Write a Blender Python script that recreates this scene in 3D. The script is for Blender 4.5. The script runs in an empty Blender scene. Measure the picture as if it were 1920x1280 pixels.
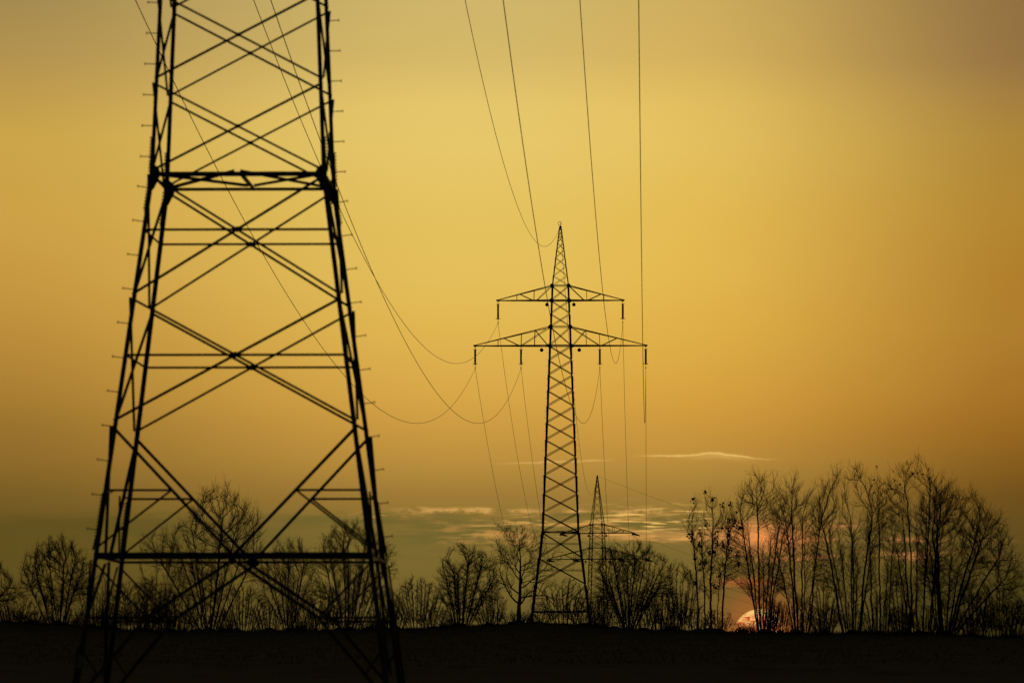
import bpy, math, random
import numpy as np
from mathutils import Vector, Matrix

scene = bpy.context.scene
COL = scene.collection
F = 10667.0          # a 200 mm lens on a 36 mm sensor, in pixels of a 1920 px wide picture
YH = 1307.0          # picture row of the camera's own level

# ------------------------------------------------------------------ camera
cd = bpy.data.cameras.new("camera")
cd.sensor_width = 36.0
cd.lens = 200.0
cd.clip_start = 1.0
cd.clip_end = 60000.0
cd.dof.use_dof = True
cd.dof.focus_distance = 560.0
cd.dof.aperture_fstop = 2.4
cam = bpy.data.objects.new("camera", cd)
COL.objects.link(cam)
cam.location = (0, 0, 0)
cam.rotation_euler = (math.radians(90) + math.atan((YH - 640) / F), 0, 0)
scene.camera = cam

# ------------------------------------------------------------------ exposure
scene.view_settings.view_transform = 'Standard'
scene.view_settings.look = 'None'
scene.view_settings.exposure = 0.0
scene.view_settings.gamma = 1.0

SUN_X, SUN_Y, SUN_R = 1424.0, 1191.0, 49.5
SUN_AZ = math.atan((SUN_X - 960) / F)
SUN_EL = math.atan((YH - SUN_Y) / F)

# ------------------------------------------------------------------ world: the evening sky, by direction
def lin(c):
    out = []
    for v in c:
        v = v / 255.0
        out.append(v / 12.92 if v <= 0.04045 else ((v + 0.055) / 1.055) ** 2.4)
    return tuple(out)

world = bpy.data.worlds.new("World")
scene.world = world
world.use_nodes = True
NT = world.node_tree
NT.nodes.clear()

class S:                                   # a float socket with arithmetic
    def __init__(self, s): self.s = s
    def __add__(a, b): return mth('ADD', a, b)
    def __radd__(a, b): return mth('ADD', b, a)
    def __sub__(a, b): return mth('SUBTRACT', a, b)
    def __rsub__(a, b): return mth('SUBTRACT', b, a)
    def __mul__(a, b): return mth('MULTIPLY', a, b)
    def __rmul__(a, b): return mth('MULTIPLY', b, a)
    def __truediv__(a, b): return mth('DIVIDE', a, b)

def mth(op, a, b=None, clamp=False):
    n = NT.nodes.new('ShaderNodeMath'); n.operation = op; n.use_clamp = clamp
    for i, v in enumerate((a, b)):
        if v is None: continue
        if isinstance(v, S): NT.links.new(v.s, n.inputs[i])
        else: n.inputs[i].default_value = v
    return S(n.outputs[0])

def sstep(x, a, b):                        # 0 below a, 1 above b (or the reverse when a > b)
    n = NT.nodes.new('ShaderNodeMapRange'); n.interpolation_type = 'SMOOTHSTEP'; n.clamp = True
    NT.links.new(x.s, n.inputs['Value'])
    if a <= b:
        n.inputs['From Min'].default_value = a; n.inputs['From Max'].default_value = b
        n.inputs['To Min'].default_value = 0; n.inputs['To Max'].default_value = 1
    else:
        n.inputs['From Min'].default_value = b; n.inputs['From Max'].default_value = a
        n.inputs['To Min'].default_value = 1; n.inputs['To Max'].default_value = 0
    return S(n.outputs['Result'])

def gauss(x, c, s):
    d = (x - c) * (1.0 / s)
    return mth('EXPONENT', mth('MULTIPLY', d * d, -1.0))

def noise(x, y, sx, sy, seed, detail=4.0, rough=0.55, dist=0.0):
    c = NT.nodes.new('ShaderNodeCombineXYZ')
    NT.links.new((x * (1.0 / sx)).s, c.inputs[0]); NT.links.new((y * (1.0 / sy)).s, c.inputs[1])
    c.inputs[2].default_value = seed
    n = NT.nodes.new('ShaderNodeTexNoise'); n.noise_dimensions = '3D'
    n.inputs['Scale'].default_value = 1.0; n.inputs['Detail'].default_value = detail
    n.inputs['Roughness'].default_value = rough; n.inputs['Distortion'].default_value = dist
    NT.links.new(c.outputs[0], n.inputs['Vector'])
    return S(n.outputs['Fac'])

def ramp(y, stops):
    y0, y1 = stops[0][0], stops[-1][0]
    n = NT.nodes.new('ShaderNodeValToRGB'); n.color_ramp.interpolation = 'LINEAR'
    el = n.color_ramp.elements
    while len(el) < len(stops): el.new(0.5)
    for e, (yy, c) in zip(el, stops):
        e.position = (yy - y0) / (y1 - y0)
    for i, (yy, c) in enumerate(stops):
        el[i].position = (yy - y0) / (y1 - y0); el[i].color = lin(c) + (1,)
    t = mth('MULTIPLY', y - y0, 1.0 / (y1 - y0), clamp=True)
    NT.links.new(t.s, n.inputs[0])
    return n.outputs[0]

def mixc(f, a, b, mode='MIX'):
    n = NT.nodes.new('ShaderNodeMix'); n.data_type = 'RGBA'; n.blend_type = mode; n.clamp_factor = True
    if isinstance(f, S): NT.links.new(f.s, n.inputs[0])
    else: n.inputs[0].default_value = f
    for i, v in ((6, a), (7, b)):
        if isinstance(v, tuple): n.inputs[i].default_value = v + (1,)
        else: NT.links.new(v, n.inputs[i])
    return n.outputs[2]

tc = NT.nodes.new('ShaderNodeTexCoord')
sep = NT.nodes.new('ShaderNodeSeparateXYZ'); NT.links.new(tc.outputs['Generated'], sep.inputs[0])
dx, dy, dz = S(sep.outputs[0]), S(sep.outputs[1]), S(sep.outputs[2])
AX = mth('ARCTAN2', dx, dy) * F + 960.0                                # azimuth, in 1/F radians
horiz = mth('SQRT', dx * dx + dy * dy)
EY = YH - mth('MULTIPLY', dz / mth('MAXIMUM', horiz, 0.01), F)          # height above the level, downwards

C_RAMP = [(-700, (112, 98, 66)), (0, (207, 180, 106)), (100, (213, 184, 104)), (200, (229, 198, 107)), (270, (230, 199, 106)), (400, (228, 193, 94)), (520, (228, 190, 90)),
          (620, (224, 181, 80)), (740, (215, 166, 71)), (800, (204, 155, 66)), (860, (188, 143, 62)), (930, (158, 122, 54)),
          (1000, (133, 109, 49)), (1080, (117, 98, 43)), (1180, (96, 81, 37)), (1320, (62, 52, 22))]
L_RAMP = [(-700, (100, 86, 56)), (0, (164, 137, 80)), (120, (180, 147, 78)), (260, (203, 163, 72)), (400, (204, 160, 69)), (520, (198, 152, 65)),
          (620, (188, 141, 59)), (740, (168, 125, 50)), (800, (152, 113, 45)), (860, (141, 105, 41)), (930, (120, 92, 36)),
          (1000, (98, 80, 30)), (1080, (92, 75, 28)), (1180, (70, 57, 20)), (1320, (44, 36, 12))]
R_RAMP = [(-700, (95, 80, 52)), (0, (144, 110, 64)), (120, (149, 114, 66)), (260, (172, 132, 54)), (400, (177, 132, 48)), (520, (175, 125, 43)),
          (620, (173, 124, 44)), (740, (163, 112, 37)), (800, (152, 103, 32)), (860, (135, 92, 28)), (930, (110, 78, 26)),
          (1000, (96, 75, 30)), (1080, (77, 65, 24)), (1180, (60, 52, 19)), (1320, (40, 34, 10))]
sky = ramp(EY, C_RAMP)
sky = mixc(sstep(AX, 880, -60), sky, ramp(EY, L_RAMP))
sky = mixc(sstep(AX, 1220, 1990), sky, ramp(EY, R_RAMP))
warm = sstep(AX, 930, 1320) * sstep(AX, 2000, 1500) * sstep(EY, 900, 780)
sky = mixc(warm, sky, (1.0, 0.93, 0.80), 'MULTIPLY')
# faint vertical unevenness of the haze
hz = noise(AX, EY, 700, 260, 3.1, 2.0)
sky = mixc((hz - 0.5) * 0.10, sky, lin((250, 220, 130)))

# --- grey-green cloud bank low over the trees
edge = noise(AX, EY, 150, 24, 11.0, 5.0, 0.6)
body = sstep(EY + (edge - 0.5) * 46.0, 955, 972) * sstep(EY, 1085, 1000) * sstep(AX, 1420, 1180)
lump = noise(AX, EY, 210, 26, 5.5, 4.0, 0.55)
bankc = mixc(sstep(AX, 700, 100), lin((112, 98, 45)), lin((97, 80, 31)))
sky = mixc(body * (0.35 + sstep(lump, 0.40, 0.60) * 0.55), sky, bankc)
# warm under-lit streaks in the bank
st1 = sstep(noise(AX, EY, 120, 13, 21.0, 6.0, 0.62, 0.3), 0.50, 0.66)
m1 = sstep(AX, 760, 1000) * sstep(AX, 1345, 1270) * sstep(EY, 955, 968) * sstep(EY, 1030, 1005)
sky = mixc(st1 * m1 * 0.75, sky, lin((228, 168, 86)))
st1b = sstep(noise(AX, EY, 100, 6.5, 43.0, 5.0, 0.6, 0.3), 0.50, 0.62)
m1b = sstep(AX, 1060, 1200) * sstep(AX, 1350, 1295) * gauss(EY, 978, 24)
sky = mixc(st1b * m1b * 1.3, sky, lin((240, 188, 100)))
m1c = sstep(AX, 1000, 1200) * sstep(AX, 1480, 1400) * gauss(EY, 1004, 9)
sky = mixc(m1c * (0.45 + 0.55 * st1), sky, lin((222, 158, 84)))
# the bright broken upper rim
rim = gauss(EY + (edge - 0.5) * 26.0, 959, 4.0) * sstep(AX, 700, 830) * sstep(AX, 1300, 1200)
sky = mixc(rim * sstep(noise(AX, EY, 46, 30, 31.0, 4.0), 0.44, 0.60) * 0.8, sky, lin((224, 170, 92)))
# dusty pink wisps left of the pylon
st2 = sstep(noise(AX, EY, 85, 15, 41.0, 6.0, 0.62, 0.6), 0.47, 0.66)
m2 = gauss(AX, 930, 120) * gauss(EY, 1000, 24)
sky = mixc(st2 * m2 * 0.75, sky, lin((200, 143, 74)))
m2b = sstep(AX, 620, 680) * sstep(AX, 830, 760) * gauss(EY, 966, 8)
sky = mixc(st2 * m2b * 0.7, sky, lin((198, 146, 72)))
# streaks behind the right-hand trees
st3 = noise(AX, EY, 110, 8, 51.0, 5.0, 0.6)
s3 = sstep(st3, 0.46, 0.62)
m3 = sstep(AX, 1330, 1430) * sstep(AX, 1960, 1650)
rows = gauss(EY, 985, 7) * sstep(AX, 1640, 1560) + gauss(EY, 1014, 5) + gauss(EY, 1043, 8)
sky = mixc(s3 * m3 * rows * 0.8, sky, lin((218, 142, 84)))
# glow of the hidden upper sun, seen through the cloud
gl = gauss(AX + (edge - 0.5) * 60.0, 1432, 74) * gauss(EY, 1010, 26)
sky = mixc(gl * (0.72 + 0.28 * st1), sky, lin((246, 150, 82)))
gl2 = gauss(AX, 1400, 44) * gauss(EY + (edge - 0.5) * 12.0, 1092, 8)
sky = mixc(gl2 * 0.75, sky, lin((208, 112, 56)))
gl3 = gauss(AX, 1426, 95) * gauss(EY, 1140, 80)
sky = mixc(gl3 * 0.26, sky, lin((168, 96, 44)))
halo = sstep(mth('SQRT', (AX - SUN_X) * (AX - SUN_X) + (EY - SUN_Y) * (EY - SUN_Y)), 105, 46)
sky = mixc(halo * 0.35, sky, lin((196, 104, 46)))
# thin high wisps
bump = gauss(AX, 1338, 34) * 5.0
tail = sstep(AX, 1360, 1450) * 7.0
yy1 = EY + bump - tail + (noise(AX, EY, 26, 14, 63.0, 5.0, 0.65) - 0.5) * 7.0
wx = sstep(AX, 1175, 1260) * sstep(AX, 1475, 1370)
wn = noise(AX, EY, 60, 20, 61.0, 3.0)
w1 = (gauss(yy1, 855.0, 1.7) + gauss(yy1, 859.0, 6.0) * gauss(AX, 1350, 50) * 0.45) * wx * (0.40 + wn * 0.7)
sky = mixc(w1 * 0.85, sky, lin((244, 200, 112)))
yy2 = EY + (AX - 930.0) * 0.034 + (noise(AX, EY, 30, 14, 64.0, 4.0) - 0.5) * 6.0
w2 = gauss(yy2, 870.0, 1.8) * sstep(AX, 910, 1000) * sstep(AX, 1160, 1110) * 0.5
sky = mixc(w2, sky, lin((230, 184, 104)))
# the sun's disc behind torn cloud
sd = mth('SQRT', (AX - SUN_X) * (AX - SUN_X) + (EY - SUN_Y) * (EY - SUN_Y))
disc = sstep(sd, SUN_R + 1.0, SUN_R - 1.5)
tear = sstep(noise(AX, EY, 18, 5.5, 71.0, 5.0, 0.7, 0.6), 0.41, 0.51)
sunc = mixc(tear, lin((200, 74, 36)), mixc(sstep(EY, 1150, 1185), lin((255, 202, 118)), lin((255, 152, 82))))
sky = mixc(disc * 0.96, sky, sunc)

nish = NT.nodes.new('ShaderNodeTexSky'); nish.sky_type = 'NISHITA'; nish.sun_disc = False
nish.sun_elevation = SUN_EL; nish.sun_rotation = SUN_AZ
nb = NT.nodes.new('ShaderNodeBackground'); NT.links.new(nish.outputs[0], nb.inputs['Color'])
nb.inputs['Strength'].default_value = 0.03
sb = NT.nodes.new('ShaderNodeBackground'); NT.links.new(sky, sb.inputs['Color'])
sb.inputs['Strength'].default_value = 1.0
ms = NT.nodes.new('ShaderNodeMixShader')
away = mth('MAXIMUM', sstep(EY, -500, -3200), sstep(mth('ABSOLUTE', AX - 960.0), 1800, 9000))
NT.links.new(away.s, ms.inputs[0]); NT.links.new(sb.outputs[0], ms.inputs[1]); NT.links.new(nb.outputs[0], ms.inputs[2])
wo = NT.nodes.new('ShaderNodeOutputWorld'); NT.links.new(ms.outputs[0], wo.inputs['Surface'])

# ------------------------------------------------------------------ sun lamp, low and half hidden
sl = bpy.data.lights.new("sun", 'SUN')
sl.energy = 0.6; sl.angle = math.radians(0.53); sl.color = (1.0, 0.55, 0.25)
so = bpy.data.objects.new("sun", sl); COL.objects.link(so)
so.rotation_euler = (math.radians(90) - SUN_EL, 0, math.pi - SUN_AZ)

# ------------------------------------------------------------------ materials
def material(name, base, rough=0.7, metal=0.0, vary=0.35, scale=3.0, base2=None):
    m = bpy.data.materials.new(name); m.use_nodes = True
    nt = m.node_tree; b = nt.nodes['Principled BSDF']
    b.inputs['Roughness'].default_value = rough; b.inputs['Metallic'].default_value = metal
    b.inputs['Specular IOR Level'].default_value = 0.15
    co = nt.nodes.new('ShaderNodeTexCoord'); no = nt.nodes.new('ShaderNodeTexNoise')
    no.inputs['Scale'].default_value = scale; no.inputs['Detail'].default_value = 5
    nt.links.new(co.outputs['Object'], no.inputs['Vector'])
    r = nt.nodes.new('ShaderNodeValToRGB')
    c2 = base2 or tuple(v * (1 - vary) for v in base)
    r.color_ramp.elements[0].position = 0.35; r.color_ramp.elements[0].color = c2 + (1,)
    r.color_ramp.elements[1].position = 0.65; r.color_ramp.elements[1].color = base + (1,)
    nt.links.new(no.outputs['Fac'], r.inputs[0]); nt.links.new(r.outputs[0], b.inputs['Base Color'])
    return m

M_STEEL = material("painted_steel", (0.050, 0.058, 0.034), 0.65, 0.0, 0.3, 1.5)
M_STEEL2 = material("weathered_steel", (0.075, 0.072, 0.060), 0.6, 0.0, 0.3, 1.5)
M_PALE = material("pale_green_paint", (0.20, 0.26, 0.16), 0.7, 0.0, 0.2, 4.0)
M_INS = material("glazed_porcelain", (0.045, 0.025, 0.018), 0.35, 0.0, 0.2, 5.0)
M_WIRE = material("aged_aluminium", (0.05, 0.042, 0.035), 0.95, 0.0, 0.2, 2.0)
M_CONC = material("concrete", (0.16, 0.15, 0.13), 0.9, 0.0, 0.3, 4.0)
M_BARK = material("bark", (0.050, 0.042, 0.032), 0.95, 0.0, 0.4, 2.0)
M_TWIG = material("twig_bark", (0.055, 0.045, 0.034), 0.95, 0.0, 0.35, 1.0)
M_LEAF = material("withered_leaf", (0.050, 0.036, 0.020), 0.9, 0.0, 0.4, 1.0)
M_SOIL = material("field_soil", (0.030, 0.033, 0.010), 1.0, 0.0, 0.4, 0.12, (0.014, 0.013, 0.005))
M_GRASS = material("dry_grass", (0.045, 0.048, 0.016), 0.95, 0.0, 0.4, 0.4)

# ------------------------------------------------------------------ mesh helpers
def link(name, me, mat, parent=None):
    me.materials.clear(); me.materials.append(mat)
    o = bpy.data.objects.new(name, me); COL.objects.link(o)
    if parent: o.parent = parent
    return o

def mesh_np(name, V, faces4=None, faces3=None, smooth=False):
    me = bpy.data.meshes.new(name)
    V = np.asarray(V, np.float32)
    f4 = np.zeros((0, 4), np.int32) if faces4 is None else np.asarray(faces4, np.int32)
    f3 = np.zeros((0, 3), np.int32) if faces3 is None else np.asarray(faces3, np.int32)
    me.vertices.add(len(V)); me.vertices.foreach_set('co', V.ravel())
    nl = f4.size + f3.size
    me.loops.add(nl); me.loops.foreach_set('vertex_index', np.concatenate([f4.ravel(), f3.ravel()]))
    npoly = len(f4) + len(f3)
    me.polygons.add(npoly)
    me.polygons.foreach_set('loop_start', np.concatenate([np.arange(len(f4)) * 4, f4.size + np.arange(len(f3)) * 3]).astype(np.int32))
    if smooth: me.polygons.foreach_set('use_smooth', np.ones(npoly, bool))
    me.update(calc_edges=True)
    return me

class MB:                                   # collects boxes, angles and tubes for ONE mesh object
    def __init__(self): self.v = []; self.f = []; self.n = 0
    def add(self, v, f):
        self.v.append(np.asarray(v, float)); self.f += [tuple(i + self.n for i in q) for q in f]; self.n += len(v)
    def bar(self, p, q, u, w, u0, u1, w0, w1):        # a box along p-q spanning u0..u1 along u and w0..w1 along w
        p, q, u, w = (np.asarray(a, float) for a in (p, q, u, w))
        vs = [e + u * a + w * b for e in (p, q) for a, b in ((u0, w0), (u1, w0), (u1, w1), (u0, w1))]
        self.add(vs, [(0, 3, 2, 1), (4, 5, 6, 7), (0, 1, 5, 4), (1, 2, 6, 5), (2, 3, 7, 6), (3, 0, 4, 7)])
    def angle(self, p, q, n, size, thick=0.012, flip=1, off=0.0, size2=None):
        # rolled angle steel: one flange flat in the face with normal n, the other standing out along n
        p, q, n = (np.asarray(a, float) for a in (p, q, n))
        d = q - p; d /= np.linalg.norm(d)
        n = n - d * n.dot(d); n /= np.linalg.norm(n)
        s = np.cross(d, n); h = size / 2
        s2 = size2 or size
        o = n * off
        self.bar(p + o, q + o, s, n, -h, h, 0, thick * (1 if flip > 0 else -1))
        if flip > 0: self.bar(p + o, q + o, s, n, h - thick, h, thick, s2)
        else: self.bar(p + o, q + o, s, n, h - thick, h, -s2, -thick)
    def box(self, c, x, y, z):
        c = np.asarray(c, float)
        self.bar(c - (0, 0, z / 2), c + np.array((0, 0, z / 2)), (1, 0, 0), (0, 1, 0), -x / 2, x / 2, -y / 2, y / 2)
    def plate(self, c, n, up, pts, t):                 # a flat plate: outline pts (a along side, b along up), thickness t along n
        c, n, up = (np.asarray(a, float) for a in (c, n, up))
        s = np.cross(up, n); s /= np.linalg.norm(s)
        k = len(pts)
        v = [c + s * a + up * b - n * t / 2 for a, b in pts] + [c + s * a + up * b + n * t / 2 for a, b in pts]
        self.add(v, [tuple(reversed(range(k))), tuple(range(k, 2 * k))] + [(i, (i + 1) % k, k + (i + 1) % k, k + i) for i in range(k)])
    def tube(self, pts, radii, sides=6, caps=True):
        pts = np.asarray(pts, float); k = len(pts)
        if np.isscalar(radii): radii = [radii] * k
        t = np.gradient(pts, axis=0); t /= np.linalg.norm(t, axis=1)[:, None]
        ref = np.array((0, 0, 1.0)) if abs(t[:, 2]).max() < 0.9 else np.array((1.0, 0, 0)) if abs(t[:, 0]).max() < 0.9 else np.array((0, 1.0, 0))
        a = np.cross(t, ref); a /= np.linalg.norm(a, axis=1)[:, None]; b = np.cross(t, a)
        v = []
        for i in range(k):
            for j in range(sides):
                an = 2 * math.pi * j / sides
                v.append(pts[i] + (a[i] * math.cos(an) + b[i] * math.sin(an)) * radii[i])
        f = [(i * sides + j, i * sides + (j + 1) % sides, (i + 1) * sides + (j + 1) % sides, (i + 1) * sides + j) for i in range(k - 1) for j in range(sides)]
        if caps: f += [tuple(reversed(range(sides))), tuple(range((k - 1) * sides, k * sides))]
        self.add(v, f)
    def mesh(self, name):
        me = bpy.data.meshes.new(name)
        me.from_pydata([tuple(v) for v in np.concatenate(self.v)], [], self.f); me.update()
        return me
    def build(self, name, mat, parent=None): return link(name, self.mesh(name), mat, parent)

def empty(name, loc, rz=0.0):
    o = bpy.data.objects.new(name, None); COL.objects.link(o)
    o.location = loc; o.rotation_euler = (0, 0, rz); o.empty_display_size = 0.5
    return o

def tag(o, label=None, cat=None, group=None, kind=None):
    if label: o['label'] = label
    if cat: o['category'] = cat
    if group: o['group'] = group
    if kind: o['kind'] = kind
    return o

# ------------------------------------------------------------------ the ground
CR_X = np.array([-3000, -400, 0, 110, 200, 300, 600, 800, 900, 1000, 1080, 1200, 1350, 1480, 1700, 1920, 2400, 5000.])
CR_Y = np.array([1172, 1170, 1168, 1170, 1180, 1184, 1182, 1178, 1173, 1167, 1172, 1181, 1184, 1188, 1188, 1196, 1196, 1190.])
TREE_D = 430.0
PY = np.array([-4000, -300, 0, 145, 300, 400, 430, 455, 520, 600, 689, 760, 880, 1000, 1167, 1400, 2000, 6000, 40000.])
PZ = np.array([-3.0, -2.6, -1.6, -0.15, 2.5, 4.5, 5.0, 5.0, 5.0, 5.9, 6.7, 6.3, 1.5, -4.5, -8.3, -10, -12, -16, -20.])
def _profile():
    s = np.arange(-4000, 2200, 4.0); z = np.interp(s, PY, PZ)
    k = np.hanning(17); k /= k.sum()
    return s, np.convolve(np.pad(z, 8, 'edge'), k, 'valid')
_ps, _pz = _profile()
_cs = np.arange(-3000, 5000, 5.0); _cz = np.interp(_cs, CR_X, CR_Y)
_k = np.hanning(15); _k /= _k.sum(); _cz = np.convolve(np.pad(_cz, 7, 'edge'), _k, 'valid')
def ground(x, y):
    x = np.asarray(x, float); y = np.asarray(y, float)
    z = np.where(y < 2190, np.interp(y, _ps, _pz), np.interp(y, PY, PZ))
    px = 960 + x / np.maximum(y, 60) * F
    cz = (YH - np.interp(px, _cs, _cz)) / F * TREE_D
    w = np.exp(-((y - 432) / 60.0) ** 2)
    z = z + (cz - 5.0) * w
    z = z + 0.05 * np.sin(x * 0.9 + y * 0.13) * np.sin(y * 0.21 + 1.3) * (np.abs(y - 300) < 170)
    return z

rg = np.random.default_rng(7)
xs = np.concatenate([-np.geomspace(9000, 80, 22), np.arange(-72, 72.1, 0.9), np.geomspace(80, 9000, 22)])
ys = np.concatenate([-np.geomspace(4000, 40, 12), np.arange(-20, 150, 10), np.arange(150, 380, 2.5), np.arange(380, 462, 1.0), np.arange(465, 800, 9), np.geomspace(810, 40000, 40)])
GX, GY = np.meshgrid(xs, ys)
GZ = ground(GX, GY)
near = (np.abs(GY - 330) < 135) & (np.abs(GX) < 73)
GZ = GZ + near * rg.normal(0, 0.035, GZ.shape)
nx = len(xs); ny = len(ys)
idx = np.arange(nx * ny).reshape(ny, nx)
q = np.stack([idx[:-1, :-1], idx[:-1, 1:], idx[1:, 1:], idx[1:, :-1]], -1).reshape(-1, 4)
g = link('ground', mesh_np('ground', np.stack([GX, GY, GZ], -1).reshape(-1, 3), q, smooth=True), M_SOIL)
tag(g, 'dark bare field rising gently to the row of trees', 'ground', kind='structure')

# tufts of grass on the field, many more along its crest
n1, n2 = 26000, 34000
gx = np.concatenate([rg.uniform(-62, 62, n1), rg.uniform(-62, 62, n2)])
gy = np.concatenate([rg.uniform(230, 425, n1), rg.normal(428, 6, n2)])
gz = ground(gx, gy)
gh = rg.uniform(0.06, 0.22, n1 + n2); gh[n1:] *= rg.uniform(0.9, 2.0, n2) * (1 + 1.8 * (np.sin(gx[n1:] * 1.7) * np.sin(gx[n1:] * 0.53 + 1) > 0.25))
gl_ = rg.normal(0, 0.35, (n1 + n2, 2)) * gh[:, None]
wv = rg.uniform(0.012, 0.03, n1 + n2); an = rg.uniform(0, math.pi, n1 + n2)
off = np.stack([np.cos(an) * wv, np.sin(an) * wv, 0 * wv], -1)
base = np.stack([gx, gy, gz - 0.02], -1)
tip = base + np.stack([gl_[:, 0], gl_[:, 1], gh], -1)
gv = np.stack([base - off, base + off, tip], 1).reshape(-1, 3)
gr = link('grass', mesh_np('grass', gv, faces3=np.arange(len(gv)).reshape(-1, 3)), M_GRASS)
tag(gr, 'short dry grass growing over the dark field and its crest', 'grass', kind='stuff')

# ------------------------------------------------------------------ lattice pylons
FACES = [((0, -1, 0), (-1, -1), (1, -1)), ((-1, 0, 0), (-1, 1), (-1, -1)), ((0, 1, 0), (1, 1), (-1, 1)), ((1, 0, 0), (1, -1), (1, 1))]   # normal, left and right corner seen from outside

BOLT = MB()
BOLT.tube([(0, 0, 0), (0.27, 0, 0)], 0.013, 6); BOLT.tube([(0.255, 0, 0), (0.275, 0, 0)], 0.038, 6)
BOLT_ME = BOLT.mesh('step_bolt')

def insulator(parent, x, z):
    o = MB()
    o.box((x, 0, z - 0.14), 0.10, 0.16, 0.28)
    o.tube([(x, 0, z - 0.28), (x, 0, z - 0.46)], 0.03, 8)
    o.box((x, 0, z - 0.44), 0.5, 0.05, 0.05)
    ins = o.build('insulator', M_STEEL2, parent)
    r = MB()
    zz = np.arange(0, 1.761, 0.04)
    r.tube([(x, 0, z - 0.46 - a) for a in zz], [0.10 if i % 2 else 0.15 for i in range(len(zz))], 10)
    r.build('porcelain_rod', M_INS, ins)
    h = MB()
    h.box((x, 0, z - 2.25), 0.5, 0.05, 0.05)
    h.tube([(x - 0.24, 0, z - 2.25), (x - 0.24, 0, z - 2.05)], 0.02, 6)
    h.tube([(x + 0.24, 0, z - 2.25), (x + 0.24, 0, z - 2.05)], 0.02, 6)
    h.build('arcing_horn', M_STEEL2, ins)
    c = MB()
    c.tube([(x, 0, z - 2.22), (x, 0, z - 2.62)], 0.03, 6)
    c.tube([(x, -0.14, z - 2.70), (x, 0, z - 2.66), (x, 0.14, z - 2.70)], 0.07, 8)
    c.build('clamp', M_STEEL2, ins)
    return z - 2.70

def strain_insulator(parent, x, z, ang, sgn):
    # a pair of strings pulled out flat along the wire that leaves at angle ang
    d = np.array((math.sin(ang), math.cos(ang), -0.14)) * sgn; d[2] = -0.14
    s = np.array((math.cos(ang), -math.sin(ang), 0))
    b = np.array((x, 0.0, z - 0.1))
    o = MB()
    for k in (-0.22, 0.22):
        zz = np.linspace(0.4, 2.4, 41)
        o.tube([b + s * k + d * a for a in zz], [0.07 if i % 2 else 0.125 for i in range(41)], 8)
    ins = o.build('insulator', M_INS, parent)
    f = MB()
    f.tube([b, b + d * 0.4], 0.06, 6); f.tube([b + d * 0.4 - s * 0.34, b + d * 0.4 + s * 0.34], 0.05, 6)
    f.tube([b + d * 2.4 - s * 0.34, b + d * 2.4 + s * 0.34], 0.05, 6); f.tube([b + d * 2.4, b + d * 3.0], 0.06, 6)
    f.build('yoke', M_STEEL2, ins)
    return tuple(b + d * 3.0)

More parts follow.
